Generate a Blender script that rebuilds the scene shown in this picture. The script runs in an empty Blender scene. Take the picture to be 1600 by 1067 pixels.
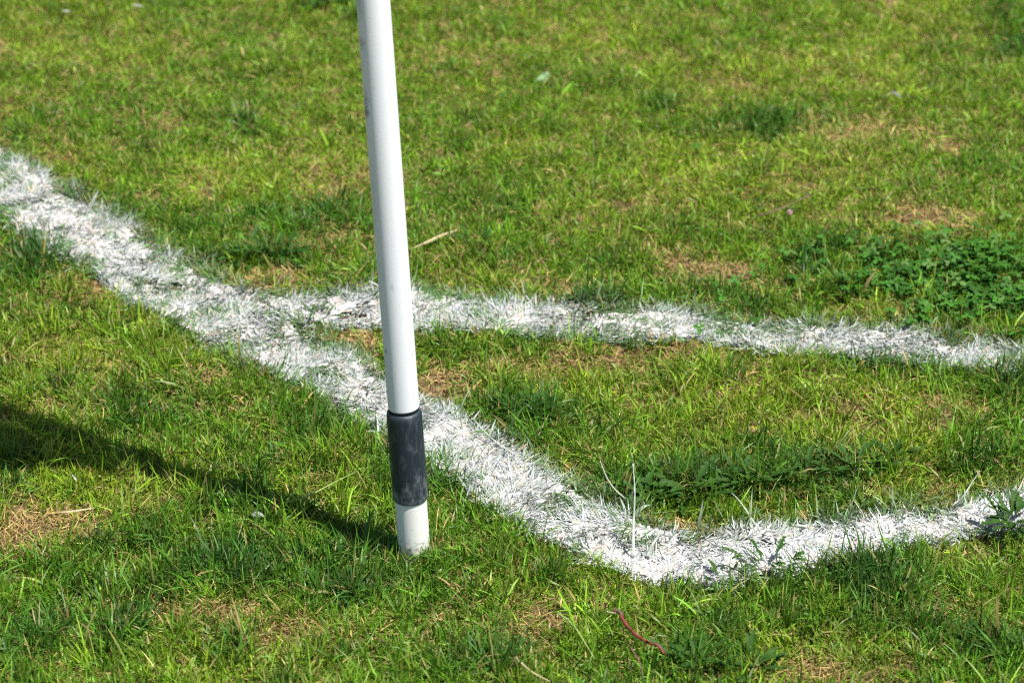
import bpy, bmesh, math, random
import numpy as np
from mathutils import Vector, Matrix
R = math.radians
rng = np.random.default_rng(11)
random.seed(5)
sc = bpy.context.scene
col = sc.collection

# ------------------------------------------------------------ camera, sky, sun, exposure
PITCH, DIST, FPX = R(28.0), 4.2, 4200.0          # pitch below horizontal, metres to image centre, focal length in photo pixels
cam_loc = np.array([0.0, -DIST*math.cos(PITCH), DIST*math.sin(PITCH)])
cd = bpy.data.cameras.new('camera'); cam = bpy.data.objects.new('camera', cd); col.objects.link(cam)
cam.location = cam_loc; cam.rotation_euler = (R(90)-PITCH, 0, 0)
cd.sensor_width = 36; cd.lens = FPX*36/1600; cd.clip_end = 1000; cd.clip_start = 0.05
cd.dof.use_dof = True; cd.dof.focus_distance = 3.72; cd.dof.aperture_fstop = 5.4
sc.camera = cam
FW = np.array([0, math.cos(PITCH), -math.sin(PITCH)]); UP = np.array([0, math.sin(PITCH), math.cos(PITCH)]); RT = np.array([1.0, 0, 0])

def px(u, v, z=0.0):
    """photo pixel -> point on the level z"""
    d = FW + RT*((u-800)/FPX) + UP*((533.5-v)/FPX)
    return cam_loc + d*((z-cam_loc[2])/d[2])
def px_at_y(u, v, y):
    d = FW + RT*((u-800)/FPX) + UP*((533.5-v)/FPX)
    return cam_loc + d*((y-cam_loc[1])/d[1])

# the pole: its foot, its lean, and with them the sun from where its shadow falls
foot = px(648, 866)
top_in_view = px_at_y(583, 0, foot[1]+0.02)
axis = (top_in_view-foot)/(top_in_view[2]-foot[2])        # per metre of height
FLAG_Z = 0.86                                             # lowest point of the cloth
sh = px(250, 731)                                         # shadow of that point
on_pole = foot + axis*FLAG_Z
svec = (sh-on_pole); svec[2] = -FLAG_Z                    # direction the light travels
sd = Vector(svec).normalized()
sun_el = math.asin(-sd.z); sun_az = math.atan2(-sd.x, -sd.y)   # clockwise from +Y towards +X
w = bpy.data.worlds.new('World'); sc.world = w; w.use_nodes = True
nt = w.node_tree; sky = nt.nodes.new('ShaderNodeTexSky'); sky.sky_type = 'NISHITA'; sky.sun_disc = False
sky.sun_elevation = sun_el; sky.sun_rotation = sun_az
nt.links.new(sky.outputs[0], nt.nodes['Background'].inputs[0]); nt.nodes['Background'].inputs[1].default_value = 0.070
sl = bpy.data.lights.new('sun', 'SUN'); sl.energy = 5.0; sl.angle = R(0.53); sl.color = (1.0, 0.955, 0.88)
so = bpy.data.objects.new('sun', sl); col.objects.link(so); so.rotation_euler = sd.to_track_quat('-Z', 'Y').to_euler(); so.location = (3, -3, 6)
vs = sc.view_settings; vs.view_transform = 'Standard'; vs.look = 'None'; vs.gamma = 1; vs.use_curve_mapping = False
vs.exposure = 0.82
cy = sc.cycles; cy.max_bounces = 6; cy.diffuse_bounces = 4; cy.glossy_bounces = 2; cy.transmission_bounces = 4; cy.transparent_max_bounces = 4
cy.sample_clamp_indirect = 6.0; cy.use_denoising = False; cy.filter_width = 1.15; cy.caustics_reflective = False; cy.caustics_refractive = False

# ------------------------------------------------------------ helpers
def tag(o, label=None, cat=None, group=None, kind=None):
    if label: o['label'] = label
    if cat: o['category'] = cat
    if group: o['group'] = group
    if kind: o['kind'] = kind
    return o
def link(name, me, mat, parent=None):
    o = bpy.data.objects.new(name, me); col.objects.link(o)
    if mat: me.materials.append(mat)
    if parent: o.parent = parent
    return o
def from_arrays(name, V, F3=None, F4=None, smooth=True, colors=None, uvt=None):
    me = bpy.data.meshes.new(name)
    n3 = 0 if F3 is None else len(F3); n4 = 0 if F4 is None else len(F4)
    loops = np.concatenate([a.ravel() for a in (F4, F3) if a is not None and len(a)]).astype(np.int32)
    starts = np.concatenate([np.arange(n4)*4, n4*4+np.arange(n3)*3]).astype(np.int32)
    me.vertices.add(len(V)); me.vertices.foreach_set('co', V.astype(np.float32).ravel())
    me.loops.add(len(loops)); me.loops.foreach_set('vertex_index', loops)
    me.polygons.add(n3+n4); me.polygons.foreach_set('loop_start', starts)
    if smooth: me.polygons.foreach_set('use_smooth', np.ones(n3+n4, bool))
    me.update(calc_edges=True)
    if colors is not None:
        a = me.color_attributes.new('col', 'FLOAT_COLOR', 'POINT')
        c = np.ones((len(V), 4), np.float32); c[:, :3] = colors; a.data.foreach_set('color', c.ravel())
    return me
LAT = rng.random((8, 256, 256))
def vnoise(x, y, scale, k=0):
    X = np.asarray(x)/scale+1000.37*(k+1); Y = np.asarray(y)/scale+517.11*(k+1)
    xi = np.floor(X).astype(int); yi = np.floor(Y).astype(int); fx = X-xi; fy = Y-yi
    fx = fx*fx*(3-2*fx); fy = fy*fy*(3-2*fy); L = LAT[k % 8]
    a = L[xi & 255, yi & 255]; b = L[(xi+1) & 255, yi & 255]; c = L[xi & 255, (yi+1) & 255]; d = L[(xi+1) & 255, (yi+1) & 255]
    return (a*(1-fx)+b*fx)*(1-fy)+(c*(1-fx)+d*fx)*fy
def fbm(x, y, scale, k=0, oct=3):
    s = 0; amp = 1; tot = 0
    for i in range(oct):
        s = s+amp*vnoise(x, y, scale/2**i, k+i); tot += amp; amp *= 0.55
    return s/tot
def smooth(a, b, x): t = np.clip((x-a)/(b-a), 0, 1); return t*t*(3-2*t)
def height(x, y):
    near = 1/(1+(np.hypot(x, y)/6)**2)
    return (0.024*(fbm(x, y, 0.34, 1)-0.5) + 0.020*(fbm(x, y, 0.075, 3, 2)-0.5))*(0.3+0.7*near) + 0.10*(vnoise(x, y, 7.0, 5)-0.5)*smooth(3, 9, np.hypot(x, y))
def h1(x, y): return float(height(np.array([x]), np.array([y]))[0])

# ------------------------------------------------------------ the painted lines, traced on the ground
near_a = [(-700,-60),(-300,172),(0,350),(140,440),(330,552),(480,620),(610,700),(742,785),(854,860),(945,900),(1020,918),(1100,928),(1160,925),(1230,912),(1350,880),(1450,860),(1540,842),(1700,815),(2000,765),(2600,665)]
far_a = [(-700,-135),(-300,82),(0,252),(100,312),(250,398),(400,480),(540,556),(661,632),(732,668),(843,730),(945,790),(1010,822),(1080,845),(1180,842),(1300,828),(1400,818),(1500,804),(1600,784),(1700,768),(2000,715),(2600,610)]
near_b = [(300,505),(420,520),(500,522),(600,528),(700,532),(800,536),(900,541),(1000,545),(1100,546),(1200,554),(1350,566),(1450,574),(1600,586),(1900,628),(2500,745)]
far_b = [(300,450),(400,472),(480,478),(600,480),(700,476),(800,484),(900,492),(1050,496),(1200,503),(1350,510),(1500,526),(1600,536),(1900,574),(2500,680)]
far_b = [(u, v-(9 if u < 650 else 2)+18*max(0, min(1, (u-1000)/450))) for u, v in far_b]; near_b = [(u, v-7+13*max(0, min(1, (u-1000)/450))) for u, v in near_b]; far_a = [(u, v+(-8 if u < 450 else 4 if u < 900 else 10)-8*max(0, min(1, (u-1030)/60))-18*max(0, min(1, (u-1150)/300))) for u, v in far_a]; near_a = [(u, v-3-10*max(0, min(1, (u-850)/100))+6*max(0, min(1, (u-1120)/60))+4*max(0, min(1, (u-1300)/150))) for u, v in near_a]
def world_poly(n, f): return np.array([px(*p)[:2] for p in n] + [px(*p)[:2] for p in reversed(f)])
polyA, polyB = world_poly(near_a, far_a), world_poly(near_b, far_b)
GX = np.linspace(-3.6, 3.6, 1201); GY = np.linspace(-2.2, 4.2, 1067)
def sdf_grid(poly):
    X, Y = np.meshgrid(GX, GY, indexing='ij'); d2 = np.full(X.shape, 1e9); inside = np.zeros(X.shape, bool)
    n = len(poly)
    for i in range(n):
        ax, ay = poly[i]; bx, by = poly[(i+1) % n]; ex, ey = bx-ax, by-ay
        t = np.clip(((X-ax)*ex+(Y-ay)*ey)/(ex*ex+ey*ey+1e-12), 0, 1)
        d2 = np.minimum(d2, (X-ax-t*ex)**2+(Y-ay-t*ey)**2)
        c = ((ay > Y) != (by > Y)); xi = ax+(Y-ay)*ex/(ey if abs(ey) > 1e-12 else 1e-12)
        inside ^= c & (X < xi)
    return np.where(inside, 1, -1)*np.sqrt(d2)
SA, SB = sdf_grid(polyA), sdf_grid(polyB)
def samp(G, x, y):
    fx = np.clip((x-GX[0])/(GX[1]-GX[0]), 0, len(GX)-1.001); fy = np.clip((y-GY[0])/(GY[1]-GY[0]), 0, len(GY)-1.001)
    i = fx.astype(int); j = fy.astype(int); a = fx-i; b = fy-j
    return (G[i, j]*(1-a)+G[i+1, j]*a)*(1-b)+(G[i, j+1]*(1-a)+G[i+1, j+1]*a)*b
def paint_dist(x, y):
    """signed distance into the paint, edges broken by noise"""
    a = samp(SA, x, y); b = samp(SB, x, y)
    n = 0.030*(fbm(x, y, 0.05, 2, 3)-0.5)
    return a+n, b+n

# ------------------------------------------------------------ what grows where (photo positions laid on the ground)
def spots(lst, x, y):
    out = np.zeros(len(x))
    for (u, v, ru, rv, s) in lst:
        c = px(u, v); e = px(u+ru, v); g = px(u, v-rv)
        rx = 1.15*abs(e[0]-c[0]); ry = 1.35*abs(g[1]-c[1])
        q = ((x-c[0])/rx)**2+((y-c[1])/ry)**2
        out = np.maximum(out, s*np.exp(-q*1.1))
    return out
DRY = [(70,822,90,24,.9),(10,850,60,20,.8),(330,962,110,20,.8),(450,1000,110,20,.65),(180,450,60,24,.8),(250,445,40,18,.6),(695,612,50,18,.9),(840,572,80,20,.9),
 (1060,548,80,14,.8),(1125,432,70,18,.95),(1440,348,60,18,.8),(1310,345,40,12,.6),(510,378,55,22,.9),(562,533,40,13,1.0),(890,468,36,14,1),(245,192,55,10,.7),
 (330,600,80,22,.55),(400,640,60,20,.5),(830,985,60,30,.65),(1290,1056,150,20,.8),(1470,955,70,20,.6),(1145,138,60,9,.6),(700,88,50,10,.7),(430,430,60,14,.7),
 (20,560,30,16,.7),(1500,640,60,14,.6),(700,870,40,16,.6),(20,1040,60,16,.6),(1090,828,60,10,.8),(130,800,60,8,.8),(420,60,60,10,.4),(600,290,40,14,.6),
 (510,295,60,14,.45),(1370,215,80,16,.6),(1480,235,60,10,.6),(870,150,60,10,.4),(1330,640,60,16,.5),(1100,640,60,16,.45),(960,560,60,14,.6),(780,940,80,20,.4),
 (700,985,50,20,.4),(550,1000,60,20,.45),(1340,770,90,10,.5),(1390,490,60,10,.5),(660,355,60,12,.5),(90,250,60,8,.6),(760,580,40,14,.7),(1520,870,60,12,.6),(990,85,60,8,.4),(240,130,50,8,.4)]
LUSH = [(80,408,75,22,.9),(330,408,70,16,1),(430,405,60,14,.9),(480,335,70,16,.7),(975,472,90,14,.9),(1180,478,80,10,.6),(820,628,70,24,.8),(360,560,60,20,.5),(500,870,150,36,.95),(1560,585,100,16,.9),
 (1350,905,130,34,.9),(540,12,60,18,1),(1590,45,60,50,.9),(1360,565,70,16,.6),(210,262,70,18,.7),(690,195,60,16,.4),(1010,190,90,22,.6),(1240,195,80,22,.6),(940,735,60,24,1),(330,880,160,36,.7),
 (60,1000,120,46,.7),(560,900,70,30,.7),(1040,1020,90,36,.7),(760,1050,80,26,.7),(700,800,60,40,.5),(660,545,60,14,.9),(880,690,60,20,.8),(1310,730,90,24,.8),(1060,740,90,30,.8),
 (330,360,60,14,.6),(130,600,100,24,.5),(310,760,80,30,.6),(1420,560,60,12,.6),(270,470,50,16,.6),(210,510,80,20,.4),(1500,730,70,16,.5),(860,140,60,16,.5),(640,330,60,16,.6),(720,345,60,12,.5),
 (1330,390,120,18,.6),(380,190,90,16,.4),(60,190,60,14,.6),(1250,340,60,14,.5),(250,900,60,30,.6),(620,900,40,20,.7),(1230,960,60,24,.6),(1560,1010,60,40,.5),(450,620,60,16,.4),(540,650,60,24,.5)]
GOLD = [(330,308,50,12,.9),(150,30,160,20,.4),(60,90,100,20,.5),(520,110,100,24,.6),(960,60,120,20,.5),(1120,110,140,24,.6),(790,250,140,30,.5),(1140,250,160,30,.5),(1400,120,120,24,.4),
 (1420,250,90,26,.6),(1010,290,120,22,.4),(370,290,90,18,.5),(110,560,100,26,.5),(560,720,50,30,.4),(1180,620,140,24,.6),(1400,640,120,24,.5),(1380,700,140,24,.4),(900,600,90,22,.5),(760,880,90,40,.4),(1180,660,120,20,.5),(600,560,60,14,.5),(360,690,60,16,.4),(480,730,90,14,.5),(90,740,120,16,.5)]

GREEN = np.array([0.086, 0.218, 0.010]); GOLDC = np.array([0.222, 0.330, 0.020]); DEEP = np.array([0.033, 0.108, 0.020])
STRAW = np.array([0.42, 0.31, 0.12]); BROWN = np.array([0.20, 0.115, 0.050]); WHITE = np.array([0.55, 0.57, 0.575])

def blades(x, y, L, W, lean, curl, phi, cb, ct, K=4, twist=1.0, zoff=0.0, paint=None, fold=0.0):
    """one mesh of N blades: K segments, tapered, bent; cb/ct = colours at root and tip"""
    N = len(x); z = height(x, y)+zoff-0.002
    t = np.linspace(0, 1, K+1); V = np.zeros((N, 2*K+1, 3)); C = np.zeros((N, 2*K+1, 3))
    hx, hy = np.cos(phi), np.sin(phi)
    tau = twist*rng.normal(0, 0.7, N); dtau = twist*rng.normal(0, 0.8, N)
    P = np.stack([x, y, z], 1); prof = np.array([0.75, 1.0, 0.92, 0.62, 0.0]) if K == 4 else np.array([0.8, 1.0, 0.7, 0.0])
    gz = z+0.0015
    for i in range(K+1):
        a = lean+curl*t[i]; T = np.stack([np.sin(a)*hx, np.sin(a)*hy, np.cos(a)], 1)
        if i > 0:
            P = P+T*(L/K)[:, None]; P[:, 2] = np.maximum(P[:, 2], gz+0.0010*i)
        Wd = np.stack([-hy, hx, np.zeros(N)], 1); Nn = np.cross(T, Wd)
        ta = tau+dtau*t[i]
        wv = (np.cos(ta)[:, None]*Wd+np.sin(ta)[:, None]*Nn)*(W*prof[i]*0.5)[:, None]
        c = cb+(ct-cb)*t[i]
        if paint is not None: 
            pf = np.clip(paint*(0.35+1.2*t[i]), 0, 1)[:, None]; c = c*(1-pf)+WHITE*pf
        if i < K:
            V[:, 2*i] = P-wv; V[:, 2*i+1] = P+wv; C[:, 2*i] = c; C[:, 2*i+1] = c
        else:
            V[:, 2*K] = P; C[:, 2*K] = c
    base = (np.arange(N)*(2*K+1))[:, None]
    q = np.concatenate([base+np.array([2*i, 2*i+1, 2*i+3, 2*i+2]) for i in range(K-1)])
    tr = base+np.array([2*K-2, 2*K-1, 2*K])
    return V.reshape(-1, 3), tr, q, C.reshape(-1, 3)
def merge(parts):
    Vs, T, Q, C = [], [], [], []; n = 0
    for v, t, q, c in parts:
        Vs.append(v); T.append(t+n); Q.append(q+n); C.append(c); n += len(v)
    return np.concatenate(Vs), np.concatenate(T), np.concatenate(Q), np.concatenate(C)

# ------------------------------------------------------------ materials
def mat(name):
    m = bpy.data.materials.new(name); m.use_nodes = True; n = m.node_tree.nodes; l = m.node_tree.links
    return m, n, l, n['Principled BSDF']
def leaf_mat(name, rough, trans, spec=0.5, attr=True, color=None):
    m, n, l, b = mat(name)
    tr = n.new('ShaderNodeBsdfTranslucent'); mx = n.new('ShaderNodeMixShader'); mx.inputs[0].default_value = trans
    b.inputs['Roughness'].default_value = rough; b.inputs['Specular IOR Level'].default_value = spec
    if attr:
        a = n.new('ShaderNodeAttribute'); a.attribute_name = 'col'; src = a.outputs['Color']
    else:
        tc = n.new('ShaderNodeTexCoord'); nz = n.new('ShaderNodeTexNoise'); nz.inputs['Scale'].default_value = 90; nz.inputs['Detail'].default_value = 4
        l.new(tc.outputs['Object'], nz.inputs['Vector']); cr = n.new('ShaderNodeValToRGB')
        cr.color_ramp.elements[0].position = .3; cr.color_ramp.elements[0].color = (*[c*0.7 for c in color], 1)
        cr.color_ramp.elements[1].position = .7; cr.color_ramp.elements[1].color = (*[min(1, c*1.25) for c in color], 1)
        l.new(nz.outputs['Fac'], cr.inputs[0]); src = cr.outputs[0]
    l.new(src, b.inputs['Base Color'])
    mu = n.new('ShaderNodeMix'); mu.data_type = 'RGBA'; mu.blend_type = 'MULTIPLY'; mu.inputs[0].default_value = 1
    l.new(src, mu.inputs[6]); mu.inputs[7].default_value = (1.0, 1.0, 0.7, 1) if trans > .1 else (1, 1, 1, 1)
    l.new(mu.outputs[2], tr.inputs[0]); l.new(b.outputs[0], mx.inputs[1]); l.new(tr.outputs[0], mx.inputs[2])
    l.new(mx.outputs[0], n['Material Output'].inputs[0])
    return m
M_grass = leaf_mat('grass_blade', 0.45, 0.36, 0.35)
M_paintgrass = leaf_mat('painted_blade', 0.8, 0.10, 0.2)
M_thatch = leaf_mat('dry_thatch', 0.75, 0.12, 0.2)

# ground sheet
m, n, l, b = mat('soil_and_thatch'); M_soil = m
tc = n.new('ShaderNodeTexCoord'); n1 = n.new('ShaderNodeTexNoise'); n1.inputs['Scale'].default_value = 60; n1.inputs['Detail'].default_value = 8; n1.inputs['Roughness'].default_value = .7
n2 = n.new('ShaderNodeTexNoise'); n2.inputs['Scale'].default_value = 3; n2.inputs['Detail'].default_value = 5
l.new(tc.outputs['Object'], n1.inputs['Vector']); l.new(tc.outputs['Object'], n2.inputs['Vector'])
cr = n.new('ShaderNodeValToRGB'); e = cr.color_ramp.elements; e[0].position = .3; e[0].color = (.035, .024, .014, 1); e[1].position = .72; e[1].color = (.30, .20, .10, 1)
x_ = cr.color_ramp.elements.new(.5); x_.color = (.14, .095, .045, 1)
l.new(n1.outputs['Fac'], cr.inputs[0])
cg = n.new('ShaderNodeValToRGB'); e = cg.color_ramp.elements; e[0].position = .3; e[0].color = (.06, .10, .02, 1); e[1].position = .7; e[1].color = (.15, .19, .04, 1); l.new(n1.outputs['Fac'], cg.inputs[0])
at = n.new('ShaderNodeAttribute'); at.attribute_name = 'col'; sp = n.new('ShaderNodeSeparateColor'); l.new(at.outputs['Color'], sp.inputs[0])
mg = n.new('ShaderNodeMix'); mg.data_type = 'RGBA'; l.new(sp.outputs[1], mg.inputs[0]); l.new(cr.outputs[0], mg.inputs[6]); l.new(cg.outputs[0], mg.inputs[7])
l.new(mg.outputs[2], b.inputs['Base Color']); b.inputs['Roughness'].default_value = .95; b.inputs['Specular IOR Level'].default_value = .15
bp = n.new('ShaderNodeBump'); bp.inputs['Strength'].default_value = .8; bp.inputs['Distance'].default_value = .006; l.new(n1.outputs['Fac'], bp.inputs['Height']); l.new(bp.outputs[0], b.inputs['Normal'])

def graded(lo, hi, step, far):
    c = list(np.arange(lo, hi+1e-6, step)); s = step
    while c[-1] < far: s *= 1.25; c.append(c[-1]+s)
    s = step
    while c[0] > -far: s *= 1.25; c.insert(0, c[0]-s)
    return np.array(c)
gx, gy = graded(-1.8, 1.8, .012, 160), graded(-1.4, 2.2, .012, 160)
X, Y = np.meshgrid(gx, gy, indexing='ij'); Z = height(X.ravel(), Y.ravel())
V = np.stack([X.ravel(), Y.ravel(), Z], 1); nx_, ny_ = X.shape
I = (np.arange(nx_-1)[:, None]*ny_+np.arange(ny_-1)[None]).ravel()
C = np.zeros((len(V), 3)); r_ = np.hypot(V[:, 0], V[:, 1]-.3); C[:, 1] = smooth(2.2, 4.5, r_)*.9
g = link('ground', from_arrays('ground', V, None, np.stack([I, I+ny_, I+ny_+1, I+1], 1), True, C), M_soil); tag(g, kind='structure')

# paint lying on the soil
def line_sheet(name, G, other=None):
    gx, gy = np.arange(-2.6, 2.6, .006), np.arange(-1.4, 3.2, .006)
    X, Y = np.meshgrid(gx, gy, indexing='ij'); x, y = X.ravel(), Y.ravel()
    d = samp(G, x, y)+0.030*(fbm(x, y, 0.05, 2, 3)-0.5)-0.004
    if other is not None: d = np.where(samp(other, x, y)+0.030*(fbm(x, y, 0.05, 2, 3)-0.5) > .004, -1, d)
    hole = fbm(x, y, 0.022, 4, 3); bare = spots([(560,533,36,8,.45),(130,320,40,16,.5),(200,390,60,16,.35)], x, y)
    keep = (d > 0) & (hole > .24+.42*bare)
    K = keep.reshape(X.shape); n_, m_ = X.shape
    q = K[:-1, :-1] & K[1:, :-1] & K[:-1, 1:] & K[1:, 1:]
    i, j = np.nonzero(q); I = i*m_+j; F = np.stack([I, I+m_, I+m_+1, I+1], 1)
    used, inv = np.unique(F.ravel(), return_inverse=True)
    V = np.stack([x, y, height(x, y)+.005+0.006*hole], 1)[used]
    return link(name, from_arrays(name, V, None, inv.reshape(-1, 4), True), M_paint)
m, n, l, b = mat('white_line_paint'); M_paint = m
tc = n.new('ShaderNodeTexCoord'); n1 = n.new('ShaderNodeTexNoise'); n1.inputs['Scale'].default_value = 45; n1.inputs['Detail'].default_value = 8; n1.inputs['Roughness'].default_value = .7
l.new(tc.outputs['Object'], n1.inputs['Vector']); cr = n.new('ShaderNodeValToRGB'); e = cr.color_ramp.elements
e[0].position = .32; e[0].color = (.34, .29, .25, 1); e[1].position = .55; e[1].color = (.56, .55, .535, 1); l.new(n1.outputs['Fac'], cr.inputs[0]); l.new(cr.outputs[0], b.inputs['Base Color'])
b.inputs['Roughness'].default_value = .9; bp = n.new('ShaderNodeBump'); bp.inputs['Strength'].default_value = 1; bp.inputs['Distance'].default_value = .01; l.new(n1.outputs['Fac'], bp.inputs['Height']); l.new(bp.outputs[0], b.inputs['Normal'])
tag(line_sheet('boundary_line', SA), kind='structure'); tag(line_sheet('arc_line', SB, SA), kind='structure')

# ------------------------------------------------------------ grass
def in_view(x, y, m=0.12):
    dx, dy = x, y-cam_loc[1]; s = dy*math.cos(PITCH)+cam_loc[2]*math.sin(PITCH)
    hw = 800/FPX*s+m
    return (np.abs(dx) < hw) & (y > px(800, 1067)[1]-m) & (y < px(800, 0)[1]+m+.1)
def scatter(dens, lo, hi, cond):
    n = int(dens*(hi[0]-lo[0])*(hi[1]-lo[1])); x = rng.uniform(lo[0], hi[0], n); y = rng.uniform(lo[1], hi[1], n); k = cond(x, y); return x[k], y[k]
XY0, XY1 = (-1.45, -1.25), (1.45, 1.9)
def tufted(dens_tuft, per, spread, cond, lo=XY0, hi=XY1):
    tx, ty = scatter(dens_tuft, lo, hi, cond); n = rng.poisson(per, len(tx)); idx = np.repeat(np.arange(len(tx)), n)
    ox = rng.normal(0, spread, len(idx)); oy = rng.normal(0, spread, len(idx))
    return tx[idx]+ox, ty[idx]+oy, ox, oy, idx, tx, ty
clover_patch = [(1480,440,165,48,1.05),(1540,482,130,30,1.05),(1370,415,90,26,.8),(1300,395,60,16,.5)]

def green_layer(dens_tuft, per, spread, cond, lo=XY0, hi=XY1, K=4, wide=1.0, long=1.0, loose=0.25, coh=.3):
    x, y, ox, oy, idx, tx, ty = tufted(dens_tuft, per, spread, cond, lo, hi)
    dry = spots(DRY, tx, ty); lush = spots(LUSH, tx, ty); gold = spots(GOLD, tx, ty); clv = spots(clover_patch, tx, ty)
    nb = fbm(tx, ty, .22, 0); nb2 = fbm(tx, ty, .07, 2); n3 = fbm(tx, ty, .04, 5, 2)
    up = smooth(-.2, 1.2, ty)                                   # the far turf is the yellower, shorter sward
    dryness = np.clip(dry*1.25+1.8*(n3-.58)+.9*(nb-.62), 0, 1)*(1-.8*lush)
    lushness = np.clip(lush+2.7*(nb2-.57)-.25*up, 0, 1)
    goldness = np.clip(gold*.85+.26+.20*up+1.4*(nb-.5)-lushness*.8+rng.normal(0, .20, len(tx)), 0, 1)
    keepp = 1-.93*np.clip(dryness*1.15, 0, 1)-.12*clv
    k = rng.random(len(x)) < keepp[idx]
    pa, pb = paint_dist(x, y); pd = np.maximum(pa, pb)
    k &= ~(pd+rng.normal(0, .004, len(x)) > 0.0)
    x, y, ox, oy, idx, pd = x[k], y[k], ox[k], oy[k], idx[k], pd[k]
    N = len(x); dd, ll, gg = dryness[idx], lushness[idx], goldness[idx]
    tl = rng.lognormal(0, .28, len(tx))[idx]; tv = rng.lognormal(0, .27, len(tx))[idx]
    L = (0.0190+.014*ll-.007*dd-.0045*smooth(-.3,.8,y))*tl*rng.lognormal(0, .30, N)*long; L = np.clip(L, .008, .075)
    W = (0.00185+.0006*ll)*rng.lognormal(0, .28, N)*wide
    phi0 = np.arctan2(oy, ox); twind = rng.uniform(-math.pi, math.pi, len(tx))[idx]
    phi = np.where(rng.random(N) > coh, phi0+rng.normal(0, .7, N), twind+rng.normal(0, .5, N))
    lean = np.abs(rng.normal(.40, .40, N))+loose*rng.random(N); curl = rng.normal(.60, .65, N)
    j = rng.random(N)[:, None]
    c = GREEN*(1-gg[:, None])+GOLDC*gg[:, None]; dl = np.clip(ll*.9+rng.normal(0, .15, N), 0, 1)[:, None]
    c = c*(1-dl)+DEEP*dl
    st = (rng.random(N) < .02+.40*dd)[:, None]; c = np.where(st, STRAW*(.6+.6*j), c)
    c = c*rng.lognormal(0, .24, N)[:, None]*tv[:, None]*(1+rng.normal(0, .05, (N, 3)))
    tip = np.where((rng.random(N) < .07)[:, None], STRAW*.9, c*1.12)
    cb = c*.85+.15*np.array([.20, .18, .05])
    a2, b2 = paint_dist(x, y-.03); far_side = np.maximum(a2, b2) > pd
    edge = np.where(far_side, smooth(-.038, .0, pd)*(rng.random(N) < .8)*rng.uniform(.15, 1.0, N), smooth(-.012, .0, pd)*(rng.random(N) < .5)*rng.uniform(.1, .8, N))
    L = L*np.where(far_side & (pd > -.035), .95, 1.0)
    return blades(x, y, L, W, lean, curl, phi, np.clip(cb, .01, .9), np.clip(tip, .01, .9), K, paint=np.where(pd > -.05, edge*.6, 0.0))
parts = [green_layer(7200, 10, .006, in_view), green_layer(2200, 24, .010, in_view, long=1.22, loose=.05, coh=.55)]
nf = 150; a_ = rng.uniform(-math.pi, math.pi, nf); rr_ = rng.uniform(.021, .05, nf); fx_, fy_ = foot[0]+rr_*np.cos(a_), foot[1]+rr_*np.sin(a_)
cf = np.where((rng.random(nf) < .25)[:, None], STRAW*1.1, GREEN*.7+DEEP*.3)*rng.lognormal(0, .25, nf)[:, None]
parts.append(blades(fx_, fy_, rng.uniform(.018, .042, nf), rng.uniform(.0015, .0028, nf), np.abs(rng.normal(.3, .3, nf)), rng.normal(.7, .6, nf), a_+rng.normal(0, 1.3, nf), cf, cf*1.1))
V, T, Q, C = merge(parts); print('green blades', len(T))
o = link('grass', from_arrays('grass', V, T, Q, True, C), M_grass); tag(o, 'mown green and yellowish turf grass covering the pitch beside the lines', 'grass', kind='stuff')

# grass round about the part in view
def outer(x, y): return (~in_view(x, y, .12)) & (np.hypot(x, y-.4) < 3.4)
V, T, Q, C = green_layer(900, 9, .014, outer, (-3.2, -2.2), (3.2, 3.9), K=3, wide=2.0, long=1.25)
o = link('grass', from_arrays('grass_around', V, T, Q, True, C), M_grass); tag(o, 'sparser green turf grass stretching away around the marked corner', 'grass', kind='stuff')

# dry thatch between the blades
def thatch(cond, dens, lo=XY0, hi=XY1):
    x, y = scatter(dens, lo, hi, cond); dry = spots(DRY, x, y); nb = fbm(x, y, .05, 6)
    k = rng.random(len(x)) < np.clip(.22+dry*1.1+.8*(nb-.5), 0, 1)*(1-.5*spots(LUSH, x, y)); pa, pb = paint_dist(x, y); k &= np.maximum(pa, pb) < 0.0; x, y = x[k], y[k]; N = len(x)
    L = rng.uniform(.008, .030, N); W = rng.uniform(.0008, .0020, N); lean = rng.uniform(.9, 1.5, N); curl = rng.normal(.15, .4, N)
    s = rng.random(N)[:, None]**.7; c = BROWN*(1-s)+STRAW*1.15*s; c = c*rng.lognormal(0, .2, N)[:, None]
    return blades(x, y, L, W, lean, curl, rng.uniform(-math.pi, math.pi, N), c*.9, c, 4, zoff=.003)
V, T, Q, C = thatch(in_view, 42000); print('thatch', len(T))
o = link('thatch', from_arrays('thatch', V, T, Q, True, C), M_thatch); tag(o, 'tan and brown dead grass lying flat between the green blades', 'dead grass', kind='stuff')

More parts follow.
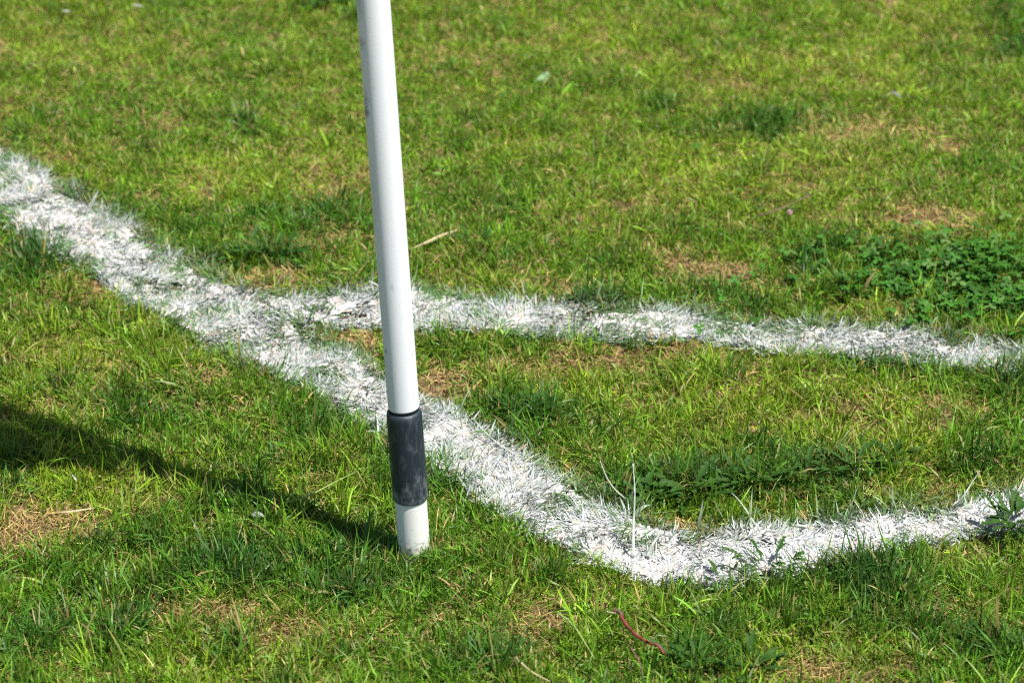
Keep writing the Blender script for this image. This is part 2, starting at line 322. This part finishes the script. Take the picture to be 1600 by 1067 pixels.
# painted grass: the blades inside the lines, rolled flat and white, longer ones fraying at the far edge
SOLID = [(1000,895,80,22,1),(1100,890,90,22,1),(1220,872,90,20,1),(1330,850,90,18,1),(1440,830,80,16,.9),(860,830,60,20,.6),(1560,805,60,14,.8)]
def painted(which, dens):
    x, y = scatter(dens, XY0, XY1, in_view); pa, pb = paint_dist(x, y)
    d = pa if which == 0 else np.where(pa > -.002, -1, pb)
    bare = spots([(560,533,36,8,.45),(510,498,90,12,.75),(600,495,30,10,.6),(400,480,50,10,.4),(130,335,60,16,.5),(215,385,80,14,.65),(60,300,50,12,.4),(300,440,60,12,.4),(740,640,40,10,.5),(1060,830,60,8,.5),(1000,510,80,8,.3)], x, y)
    j = d+rng.normal(0, .003, len(x)); k = (j > -.003) & (rng.random(len(x)) > bare); x, y, d = x[k], y[k], d[k]; N = len(x)
    nb = fbm(x, y, .05, 4); ei = smooth(.035, .0, d)
    L = (.014+.010*nb+.005*ei*rng.random(N))*rng.lognormal(0, .25, N); W = .0017*rng.lognormal(0, .30, N)
    solid = spots(SOLID, x, y); L = L*(1-.30*solid)
    lean = rng.normal(1.30, .24, N)-.22*ei*rng.random(N)-.5*(rng.random(N) < .03); curl = rng.normal(.25, .5, N)
    phi = 12.0*fbm(x, y, .10, 3, 2)+rng.normal(0, .9, N)
    green = (GREEN*.5+DEEP*.5)*rng.lognormal(0, .2, N)[:, None]
    n6 = fbm(x, y, .035, 6, 3); p = np.clip(rng.normal(1.00, .38, N)+.6*solid-.55*ei*rng.random(N)-.75*smooth(.48, .34, nb)*(1-solid)-.75*smooth(.46, .32, n6)*(1-solid), .08, 1.6)
    cb = green*(1-np.clip(p, 0, 1))[:, None]+WHITE*np.clip(p, 0, 1)[:, None]*((.86+.22*solid)+rng.normal(0, .08, N))[:, None]
    st = (rng.random(N) < .05)[:, None]; cb = np.where(st, np.array([.55, .46, .34]), cb)
    return blades(x, y, L, W, lean, curl, phi, np.clip(cb*.92, .02, .85), np.clip(cb, .02, .85), 4, zoff=.007)
for wh, lab in ((0, 'white painted grass blades of the wide boundary line that bends in front'), (1, 'white painted grass blades of the straighter arc line crossing behind the pole')):
    V, T, Q, C = painted(wh, 110000); print('painted', len(T))
    o = link('painted_grass', from_arrays('painted_grass', V, T, Q, True, C), M_paintgrass); tag(o, lab, 'painted grass', kind='stuff')

# ------------------------------------------------------------ the corner pole
A = Vector(axis).normalized()
def frame_along(A):
    q = A.to_track_quat('Z', 'Y'); return q
root = bpy.data.objects.new('corner_flag', None); col.objects.link(root); root.location = (foot[0], foot[1], h1(foot[0], foot[1])); root.rotation_euler = Vector((0, 0, 1)).rotation_difference(A).to_euler()
tag(root, 'white plastic corner flag pole with dark sleeve leaning slightly in the grass', 'corner flag')
def lathe(name, prof, mat_, parent, seg=64):
    V = []; F = []
    for r, z in prof:
        for k in range(seg): a = 2*math.pi*k/seg; V.append((r*math.cos(a), r*math.sin(a), z))
    for i in range(len(prof)-1):
        for k in range(seg): F.append((i*seg+k, i*seg+(k+1) % seg, (i+1)*seg+(k+1) % seg, (i+1)*seg+k))
    me = bpy.data.meshes.new(name); me.from_pydata(V, [], F)
    for p in me.polygons: p.use_smooth = True
    return link(name, me, mat_, parent)
def plastic(name, base, dirt, zs=None):
    m, n, l, b = mat(name); tc = n.new('ShaderNodeTexCoord'); mp = n.new('ShaderNodeMapping'); mp.inputs['Scale'].default_value = (1, 1, .35); l.new(tc.outputs['Object'], mp.inputs[0])
    n1 = n.new('ShaderNodeTexNoise'); n1.inputs['Scale'].default_value = 38; n1.inputs['Detail'].default_value = 7; n1.inputs['Roughness'].default_value = .7; l.new(mp.outputs[0], n1.inputs['Vector'])
    cr = n.new('ShaderNodeValToRGB'); e = cr.color_ramp.elements; e[0].position = .62; e[0].color = (0, 0, 0, 1); e[1].position = .80; e[1].color = (.8, .8, .8, 1); l.new(n1.outputs['Fac'], cr.inputs[0])
    mx = n.new('ShaderNodeMix'); mx.data_type = 'RGBA'; l.new(cr.outputs[0], mx.inputs[0]); mx.inputs[6].default_value = (*base, 1); mx.inputs[7].default_value = (*dirt, 1)
    n2 = n.new('ShaderNodeTexNoise'); n2.inputs['Scale'].default_value = 260; n2.inputs['Detail'].default_value = 4; l.new(tc.outputs['Object'], n2.inputs['Vector'])
    bp = n.new('ShaderNodeBump'); bp.inputs['Strength'].default_value = .08; bp.inputs['Distance'].default_value = .001; l.new(n2.outputs['Fac'], bp.inputs['Height']); l.new(bp.outputs[0], b.inputs['Normal'])
    l.new(mx.outputs[2], b.inputs['Base Color']); b.inputs['Roughness'].default_value = .6
    return m, n, l, b, mx, tc
M_white, n, l, b, mx, tc = plastic('white_plastic_tube', (.68, .71, .745), (.46, .47, .45))
# dark scuffs where things rubbed on the tube: (height, angle, size)
last = mx.outputs[2]
def along(v): return (px_at_y(610, v, foot[1]+.01)[2])
for hz, ang, sx, sz, dk in ((along(172), 205, .009, .014, .85), (along(155), 212, .008, .022, .55), (along(66), 210, .010, .012, .55), (along(440), 265, .003, .007, .35), (along(540), 215, .003, .005, .8), (along(548), 325, .002, .002, .7), (along(300), 215, .006, .05, .18), (along(8), 215, .010, .02, .35)):
    c_ = (0.0208*math.cos(R(ang)), 0.0208*math.sin(R(ang)), hz)
    mp = n.new('ShaderNodeMapping'); mp.vector_type = 'POINT'; mp.inputs['Location'].default_value = (-c_[0]/sx, -c_[1]/sx, -c_[2]/sz); mp.inputs['Scale'].default_value = (1/sx, 1/sx, 1/sz); l.new(tc.outputs['Object'], mp.inputs[0])
    le = n.new('ShaderNodeVectorMath'); le.operation = 'LENGTH'; l.new(mp.outputs[0], le.inputs[0])
    nz = n.new('ShaderNodeTexNoise'); nz.inputs['Scale'].default_value = 160; nz.inputs['Detail'].default_value = 5; l.new(tc.outputs['Object'], nz.inputs['Vector'])
    ad = n.new('ShaderNodeMath'); ad.operation = 'MULTIPLY_ADD'; l.new(nz.outputs['Fac'], ad.inputs[0]); ad.inputs[1].default_value = 1.6; l.new(le.outputs['Value'], ad.inputs[2])
    mr = n.new('ShaderNodeMapRange'); mr.inputs['From Min'].default_value = 1.85; mr.inputs['From Max'].default_value = .9; mr.inputs['To Min'].default_value = 0; mr.inputs['To Max'].default_value = dk; l.new(ad.outputs[0], mr.inputs[0])
    m2 = n.new('ShaderNodeMix'); m2.data_type = 'RGBA'; l.new(mr.outputs[0], m2.inputs[0]); l.new(last, m2.inputs[6]); m2.inputs[7].default_value = (.16, .16, .17, 1); last = m2.outputs[2]
l.new(last, b.inputs['Base Color'])
M_base, n, l, b, mx, tc = plastic('weathered_white_tube', (.72, .72, .68), (.42, .38, .30))
# earth splashed on the lower tube, and a faint grime ring
sx = n.new('ShaderNodeSeparateXYZ'); l.new(tc.outputs['Object'], sx.inputs[0])
nz = n.new('ShaderNodeTexNoise'); nz.inputs['Scale'].default_value = 170; nz.inputs['Detail'].default_value = 6; nz.inputs['Roughness'].default_value = .75; l.new(tc.outputs['Object'], nz.inputs['Vector'])
mr = n.new('ShaderNodeMapRange'); mr.inputs['From Min'].default_value = .045; mr.inputs['From Max'].default_value = .008; mr.inputs['To Max'].default_value = .24; l.new(sx.outputs[2], mr.inputs[0])
ad = n.new('ShaderNodeMath'); ad.operation = 'ADD'; l.new(nz.outputs['Fac'], ad.inputs[0]); l.new(mr.outputs[0], ad.inputs[1])
m2r = n.new('ShaderNodeMapRange'); m2r.inputs['From Min'].default_value = .60; m2r.inputs['From Max'].default_value = .80; m2r.inputs['To Max'].default_value = .7; l.new(ad.outputs[0], m2r.inputs[0])
m2 = n.new('ShaderNodeMix'); m2.data_type = 'RGBA'; l.new(m2r.outputs[0], m2.inputs[0]); l.new(mx.outputs[2], m2.inputs[6]); m2.inputs[7].default_value = (.20, .16, .10, 1)
l.new(m2.outputs[2], b.inputs['Base Color'])
M_dark, n, l, b, mx, tc = plastic('dark_rubber_sleeve', (.010, .020, .029), (.05, .065, .08))
b.inputs['Roughness'].default_value = .55
nz = n.new('ShaderNodeTexNoise'); nz.inputs['Scale'].default_value = 85; nz.inputs['Detail'].default_value = 8; nz.inputs['Roughness'].default_value = .75; mp_ = n.new('ShaderNodeMapping'); mp_.inputs['Scale'].default_value = (1, 1, .45); l.new(tc.outputs['Object'], mp_.inputs[0]); l.new(mp_.outputs[0], nz.inputs['Vector'])
sx = n.new('ShaderNodeSeparateXYZ'); l.new(tc.outputs['Object'], sx.inputs[0])
SL0, SL1 = along(774), along(638)
mr = n.new('ShaderNodeMapRange'); mr.inputs['From Min'].default_value = SL0+.055; mr.inputs['From Max'].default_value = SL0; mr.inputs['To Min'].default_value = 0; mr.inputs['To Max'].default_value = .16; l.new(sx.outputs[2], mr.inputs[0])
ad = n.new('ShaderNodeMath'); ad.operation = 'ADD'; l.new(nz.outputs['Fac'], ad.inputs[0]); l.new(mr.outputs[0], ad.inputs[1])
mr2 = n.new('ShaderNodeMapRange'); mr2.inputs['From Min'].default_value = .50; mr2.inputs['From Max'].default_value = .82; mr2.inputs['To Max'].default_value = .36
mr2.interpolation_type = 'SMOOTHSTEP'; l.new(ad.outputs[0], mr2.inputs[0])
m2 = n.new('ShaderNodeMix'); m2.data_type = 'RGBA'; l.new(mr2.outputs[0], m2.inputs[0]); l.new(mx.outputs[2], m2.inputs[6]); m2.inputs[7].default_value = (.42, .45, .48, 1); l.new(m2.outputs[2], b.inputs['Base Color'])

rb, ru, rs = .0216, .0208, .0237
lathe('base_tube', [(rb, -.12), (rb, SL0-.012), (rb, SL0+.004)], M_base, root)
lathe('rubber_sleeve', [(rb+.0002, SL0), (rs-.0015, SL0), (rs-.0003, SL0+.0012), (rs, SL0+.003), (rs, SL0+.005), (rs, SL0+.036), (rs, SL0+.0366), (rs-.0004, SL0+.0374), (rs, SL0+.0382), (rs, SL0+.039), (rs, SL1-.012), (rs, SL1-.007), (rs-.001, SL1-.0025), (rs-.003, SL1-.0004), (rs-.0042, SL1), (.0193, SL1-.002), (.0188, SL1-.012)], M_dark, root)
lathe('inner_spigot', [(.0184, SL1-.011), (.0184, SL1+.012)], M_dark, root)
PT = 1.75
lathe('pole', [(.0172, SL1+.011), (.0172, SL1+.0042), (.0196, SL1+.0038), (ru-.0003, SL1+.0046), (ru, SL1+.0056), (ru, SL1+.0064), (ru, SL1+.3), (ru, 1.0), (ru, PT-.002), (ru, PT), (.019, PT+.003), (0.0001, PT+.004)], M_white, root)
# flag cloth, hanging in folds above the picture; its shadow falls on the grass at the left
m, n, l, b = mat('flag_cloth'); b.inputs['Base Color'].default_value = (.75, .30, .03, 1); b.inputs['Roughness'].default_value = .8; M_flag = m
nu, nv = 48, 40; V = []; F = []
inv = Matrix.Identity(3)
for i in range(nu+1):
    u = i/nu
    for j in range(nv+1):
        v = j/nv
        s = .024+.21*u; botz = FLAG_Z+.09+4.2*max(0, s-.055)+.008*math.sin(u*9); topz = 1.66-.05*u+.02*math.sin(u*7)
        z = botz+(topz-botz)*v
        f = .014*math.sin(u*17+v*2.0)*min(1, u*4)
        V.append((-s*.58+f*.81, -s*.81-f*.58, z))
for i in range(nu):
    for j in range(nv): k = i*(nv+1)+j; F.append((k, k+nv+1, k+nv+2, k+1))
me = bpy.data.meshes.new('flag'); me.from_pydata(V, [], F)
for p in me.polygons: p.use_smooth = True
fo = link('flag', me, M_flag, root); md = fo.modifiers.new('thick', 'SOLIDIFY'); md.thickness = .0008

# ------------------------------------------------------------ broad-leaved weeds
M_weed = leaf_mat('weed_leaf', .6, .25, .2, False, (.032, .088, .010))
M_clover = leaf_mat('clover_leaf', .6, .30, .2)
def leaf_arrays(L, W, lobes, rise, droop, nseg=12):
    """a toothed leaf along +X with a raised midrib crease"""
    V = []; F = []
    for i in range(nseg+1):
        t = i/nseg; s = math.sin(math.pi*min(1, t*.92+.04))**.8; w = W*.5*(.18+.82*s*(.35+.65*t)) if t < .95 else W*.12
        if lobes and i % 2 == 0 and 0 < i < nseg: w *= 1-lobes
        if t < .18: w = W*.09
        a = rise-droop*t; 
        xx = L*t*math.cos(rise*(1-t)); zz = L*(math.sin(rise)*t-droop*t*t)
        V += [(xx-.12*w, -w, zz+w*.35), (xx, 0, zz), (xx-.12*w, w, zz+w*.35)]
    for i in range(nseg):
        k = 3*i; F += [(k, k+1, k+4, k+3), (k+1, k+2, k+5, k+4)]
    return V, F
def leaf_mesh(name, *a):
    V, F = leaf_arrays(*a); me = bpy.data.meshes.new(name); me.from_pydata(V, [], F)
    for p in me.polygons: p.use_smooth = True
    me.materials.append(M_weed); return me
leaf_kinds = [leaf_mesh('leaf', .036, .013, .5, .7, .35), leaf_mesh('leaf', .030, .012, .35, .9, .5), leaf_mesh('leaf', .042, .014, .6, .5, .2), leaf_mesh('leaf', .026, .013, .3, 1.0, .6)]
weeds = [ # u, v, leaves, size, label
 (1075,775,16,1.15,'dark toothed weed rosette inside the bend of the white line'),
 (1010,790,11,.95,'dark leafy weed close to the bend, left of the larger rosette'),
 (1165,765,13,1.0,'dark green weed with a few upright leaves near the middle of the enclosed grass'),
 (1255,755,13,1.0,'spreading dark weed in the enclosed grass between two leafy clumps'),
 (1335,742,12,.85,'rightmost dark leafy weed in the grass enclosed by the lines'),
 (825,650,12,.9,'weed rosette on the inner side of the white line right of the dark sleeve'),
 (1580,834,20,.85,'green weed growing over the white line at the right edge of the photo'),
 (1200,900,12,.62,'small leafy weed on the near edge of the white line right of the bend'),
 (1135,912,8,.5,'tiny weed where the bent line meets the grass below it'),
 (1175,1055,15,.75,'broad weed at the bottom edge of the photo right of the red stem'),
 (1090,1045,11,.9,'leafy weed at the bottom edge just below the red stem'),
 (1390,812-90,9,.7,'smallest dark weed by the right side of the enclosed grass'),
 (385,410,14,.9,'dark weed clump behind the meeting point of the two white lines'),
 (440,405,10,.75,'small weed on the far side of the lines just left of the pole'),
 (495,505,8,.5,'green weed poking through the paint where the two lines meet'),
 (740,395,8,.7,'small green weed beside the pale straw right of the pole'),
 (510,12,12,1.0,'dark weed at the top edge of the photo left of the pole'),
 (1195,335,6,.6,'dark single weed beside a thin stalk in the far turf'),
]
for u, v, nl, s, lab in weeds:
    p = px(u, v); z = h1(p[0], p[1]); r = bpy.data.objects.new('weed', None); col.objects.link(r); r.location = (p[0], p[1], z+(.022 if (u, v) in ((1580, 834), (1200, 900)) else .010))
    tag(r, lab, 'weed', 'broad-leaved weeds growing in the turf')
    for k in range(int(nl*1.9)):
        lf = bpy.data.objects.new('leaf', leaf_kinds[random.randrange(4)]); col.objects.link(lf); lf.parent = r
        a = k*2.399+random.uniform(-.4, .4); q = s*random.uniform(.75, 1.25)
        lf.rotation_euler = (random.uniform(-.35, .35), random.uniform(-.55, .25), a); lf.scale = (q, q*random.uniform(.8, 1.2), q)
        lf.location = (random.uniform(0, .034)*math.cos(a), random.uniform(0, .030)*math.sin(a), random.uniform(-.004, .008))

# clover ground cover (three leaflets on a stalk, too many to count)
def clover(N_try):
    x = rng.uniform(.2, 1.5, N_try); y = rng.uniform(-.1, .8, N_try); c = spots(clover_patch, x, y); c2 = smooth(.15, 1.15, c+1.1*(fbm(x, y, .06, 1)-.5))*.8
    pa, pb = paint_dist(x, y); k = (rng.random(N_try) < c2) & (np.maximum(pa, pb) < .012); return x[k], y[k], np.maximum(pa, pb)[k]
cx, cy_, cpd = clover(24000)
Vs = []; Fs = []; Cs = []; n0 = 0
base_leaf = []
for a in np.linspace(0, math.pi, 7): base_leaf.append((.5-.5*math.cos(a)*1.0, .42*math.sin(a)**.8*(.55+.45*(.5-.5*math.cos(a)))))
for i in range(len(cx)):
    z = h1(cx[i], cy_[i]) if i % 1 == 0 else 0; hh = random.uniform(.008, .034); s = random.uniform(.005, .0125); r0 = random.uniform(0, 6.28); tilt = random.uniform(0, .6); td = random.uniform(0, 6.28)
    c = np.array([.032, .110, .010])*random.uniform(.6, 1.6)
    if random.random() < .12: c = np.array([.09, .18, .04])
    if cpd[i] > -.02 and random.random() < .5: c = c*.4+np.array([.7, .72, .72])*.6
    for q in range(3):
        a = r0+q*2.094; ca, sa = math.cos(a), math.sin(a); nb_ = len(base_leaf); st = len(Vs)
        pts = [(px_, 0) for px_, w_ in base_leaf]
        for sgn in (-1, 0, 1):
            for (lx, lw) in base_leaf:
                X_, Y_ = lx*s, sgn*lw*s; Z_ = abs(sgn)*lw*s*.35-.15*lx*s
                xx, yy = X_*ca-Y_*sa, X_*sa+Y_*ca
                Vs.append((cx[i]+xx, cy_[i]+yy, z+hh+Z_+math.tan(tilt)*(xx*math.cos(td)+yy*math.sin(td)))); Cs.append(c*(1.0 if sgn else 1.25))
        for rr in (0, 1):
            for j in range(nb_-1):
                a0 = st+rr*nb_+j; Fs.append((a0, a0+1, a0+1+nb_, a0+nb_))
    st = len(Vs)
    for (ox, zz) in ((-.0006, 0), (.0006, 0), (.0006, hh), (-.0006, hh)): Vs.append((cx[i]+ox, cy_[i], z+zz)); Cs.append(c)
    Fs.append((st, st+1, st+2, st+3))
o = link('clover', from_arrays('clover', np.array(Vs), None, np.array(Fs), True, np.array(Cs)), M_clover); tag(o, 'dark green clover patch behind the arc line at the right', 'clover', kind='stuff')

# ------------------------------------------------------------ single stalks, straws and litter
def tube(name, pts, r, mat_, parent=None, seg=8, taper=.5):
    pts = [Vector(p) for p in pts]; fine = []
    for i in range(len(pts)-1):
        p0 = pts[max(i-1, 0)]; p1 = pts[i]; p2 = pts[i+1]; p3 = pts[min(i+2, len(pts)-1)]
        for k in range(8):
            t = k/8; fine.append(.5*((2*p1)+(p2-p0)*t+(2*p0-5*p1+4*p2-p3)*t*t+(3*p1-p0-3*p2+p3)*t**3))
    fine.append(pts[-1]); V = []; F = []; n = len(fine)
    for i, p in enumerate(fine):
        T = (fine[min(i+1, n-1)]-fine[max(i-1, 0)]).normalized(); S = T.cross(Vector((.3, .2, 1))).normalized(); U = T.cross(S); rr = r*(1-(1-taper)*i/(n-1))*(1+.12*math.sin(i*1.7))
        for k in range(seg): a = 2*math.pi*k/seg; V.append(p+S*(rr*math.cos(a))+U*(rr*math.sin(a)))
    for i in range(n-1):
        for k in range(seg): F.append((i*seg+k, i*seg+(k+1) % seg, (i+1)*seg+(k+1) % seg, (i+1)*seg+k))
    F.append(tuple(range(seg))[::-1]); F.append(tuple((n-1)*seg+k for k in range(seg)))
    me = bpy.data.meshes.new(name); me.from_pydata(V, [], F)
    for p in me.polygons: p.use_smooth = True
    return link(name, me, mat_, parent)
def ribbon(name, pts, W, mat_, parent=None, tip=True):
    pts = [Vector(p) for p in pts]; n = len(pts); V = []; F = []
    for i, p in enumerate(pts):
        T = (pts[min(i+1, n-1)]-pts[max(i-1, 0)]).normalized(); view = (Vector(cam_loc)-p+Vector((.8, .3, .9))).normalized(); S = T.cross(view).normalized()
        t = i/(n-1); w_ = W*.5*(1-.85*t if tip else math.sin(math.pi*(t*.9+.05))); V += [p-S*w_, p+view*(-.0006), p+S*w_]
    for i in range(n-1): k = 3*i; F += [(k, k+1, k+4, k+3), (k+1, k+2, k+5, k+4)]
    me = bpy.data.meshes.new(name); me.from_pydata([tuple(v) for v in V], [], F)
    for p in me.polygons: p.use_smooth = True
    o = link(name, me, mat_, parent); md = o.modifiers.new('thick', 'SOLIDIFY'); md.thickness = .0003
    return o
def simple(name, c, rough=.6): 
    return leaf_mat(name, rough, .08, .3, False, c)
M_red = simple('red_stem', (.19, .035, .035), .45); M_straw = simple('pale_straw', (.38, .32, .18)); M_wstalk = simple('painted_stalk', (.34, .37, .33)); M_main = simple('white_coated_stalk', (.58, .59, .57)); M_scrap = simple('pale_scrap', (.20, .22, .19)); M_pale = simple('pale_leaf', (.15, .25, .11)); M_pink = simple('pink_petal', (.72, .45, .52)); M_twig = simple('brown_twig', (.13, .075, .05)); M_gs = simple('green_stalk', (.20, .28, .08))
def P(u, v, z): a = px(u, v, z); return (a[0], a[1], a[2])
rs_ = bpy.data.objects.new('red_stem', None); col.objects.link(rs_); rs_.location = P(970, 958, .02)
tag(rs_, 'dark red curved plant stem lying in the grass near the bottom', 'stem')
def rel(root_, pts): L0 = Vector(root_.location); return [tuple(Vector(p)-L0) for p in pts]
tube('stalk', rel(rs_, [P(966,954,.028),P(976,972,.03),P(992,990,.028),P(1012,1003,.03),P(1028,1008,.03),P(1037,1021,.022)]), .0023, M_red, rs_, taper=.75)
tube('node', rel(rs_, [P(960,953,.030),P(967,955,.031),P(973,962,.029)]), .0036, M_twig, rs_, taper=.6)
tube('side_twig', rel(rs_, [P(948,955,.028),P(956,957,.029),P(966,957,.029)]), .0012, M_straw, rs_)
S = tag
def rib(name, pts, W, m_, lab, cat, **k): 
    q = [px(u, v, z) for u, v, z in pts]; fine = []
    for i in range(len(q)-1):
        p0 = q[max(i-1, 0)]; p1 = q[i]; p2 = q[i+1]; p3 = q[min(i+2, len(q)-1)]
        for s in range(5): t = s/5; fine.append(.5*((2*p1)+(p2-p0)*t+(2*p0-5*p1+4*p2-p3)*t*t+(3*p1-p0-3*p2+p3)*t**3))
    fine.append(q[-1]); o = ribbon(name, fine, W, m_, **k); return tag(o, lab, cat)
rib('straw', [(645,388,.022),(668,378,.028),(692,367,.028),(716,359,.024)], .0046, M_straw, 'pale dry straw lying just right of the pole behind the lines', 'straw', tip=False)
rib('painted_stalk', [(990,870,.006),(990,820,.045),(992,770,.09),(989,724,.13)], .0036, M_main, 'tall white painted grass stalk standing upright at the bend of the line', 'grass stalk')
rib('painted_stalk', [(1012,870,.006),(1020,850,.02),(1034,830,.03)], .0060, M_wstalk, 'short white painted blade just right of the tall upright stalk', 'grass stalk')
rib('painted_stalk', [(1492,792,.012),(1505,775,.03),(1520,752,.045),(1531,735,.06)], .0028, M_wstalk, 'slanting white painted stalk above the line at the right', 'grass stalk')
rib('painted_stalk', [(1182,822,.012),(1165,795,.03),(1152,778,.04),(1143,770,.045)], .0022, M_wstalk, 'thin white painted stalk leaning left over the line right of the bend', 'grass stalk')
rib('painted_stalk', [(985,785,.012),(962,765,.03),(948,745,.045),(938,720,.06)], .0020, M_wstalk, 'thin pale stalk leaning left above the inner edge of the bend', 'grass stalk')
rib('painted_stalk', [(806,710,.01),(775,690,.02),(752,668,.028),(738,652,.03)], .0030, M_wstalk, 'thin white blade beside the line right of the dark sleeve', 'grass stalk')
rib('straw', [(85,800,.02),(110,799,.024),(148,793,.02)], .0028, M_straw, 'flat pale straw in the brown patch at the left edge', 'straw', tip=False)
rib('straw', [(870,955,.022),(895,975,.03),(912,1000,.03),(930,1030,.02)], .0036, M_gs, 'long pale green blade left of the red stem', 'grass blade')
rib('straw', [(805,1025,.022),(830,1048,.03),(860,1064,.03)], .0036, M_straw, 'pale curved straw at the bottom edge left of the red stem', 'straw')
rib('straw', [(985,1010,.022),(1000,1035,.03),(1006,1064,.03)], .0028, M_twig, 'thin brown twig below the red stem', 'twig')
rib('grass_blade', [(445,785,.02),(480,775,.03),(525,752,.03),(560,735,.02)], .0030, M_gs, 'long fallen grass blade across the pole shadow', 'grass blade')
rib('fallen_leaf', [(838,126,.03),(848,121,.034),(858,113,.034)], .012, M_pale, 'small pale leaf lying in the far turf right of the pole', 'leaf', tip=False)
rib('fallen_leaf', [(1392,142,.03),(1400,147,.03),(1408,152,.03)], .005, M_scrap, 'small whitish leaf in the far turf near the right', 'leaf', tip=False)
rib('straw', [(1182,338,.02),(1215,328,.03),(1250,312,.035),(1278,302,.03)], .0030, M_twig, 'thin dark stalk lying in the far turf behind the arc line', 'twig')
rib('fallen_petal', [(97,17,.03),(103,18,.03),(109,17,.03)], .0035, M_wstalk, 'tiny white petal in the turf at the top left corner', 'petal', tip=False)
rib('fallen_petal', [(208,8,.03),(216,9,.03),(223,11,.03)], .0035, M_wstalk, 'tiny white petal at the top edge, right of the corner one', 'petal', tip=False)
rib('white_scrap', [(392,805,.02),(402,803,.022),(412,806,.02)], .008, M_scrap, 'tiny white scrap in the grass left of the pole foot', 'scrap', tip=False)
rib('straw', [(60,990,.008),(61,965,.03),(62,940,.05)], .0024, M_straw, 'thin upright pale stalk near the bottom left corner', 'straw')
rib('painted_stalk', [(112,740,.02),(116,746,.02),(120,751,.018)], .0026, M_wstalk, 'short white stalk bit just under the left end of the shadow', 'straw', tip=False)
# a small pink clover head
def flower(u, v, lab):
    r = bpy.data.objects.new('clover_flower', None); col.objects.link(r); p = px(u, v, .02); r.location = p; tag(r, lab, 'flower')
    bm = bmesh.new()
    for k in range(34):
        a = k*2.399; e_ = math.acos(1-1.6*(k+.5)/34); d = Vector((math.sin(e_)*math.cos(a), math.sin(e_)*math.sin(a), math.cos(e_))); s_ = d.cross(Vector((0, .1, 1))).normalized()*.0011
        b0 = d*.002; t0 = d*.0055+Vector((0, 0, .0015)); vs_ = [bm.verts.new(q) for q in (b0-s_*.5, t0*.7-s_, t0, t0*.7+s_, b0+s_*.5)]; bm.faces.new(vs_)
    me = bpy.data.meshes.new('petals'); bm.to_mesh(me); bm.free(); link('petals', me, M_pink, r)
    tube('stalk', [(0, 0, -.02), (.001, 0, -.01), (0, 0, .001)], .0009, M_gs, r)
flower(1234, 333, 'pale pink clover flower head in the far turf right of the dark stalk')
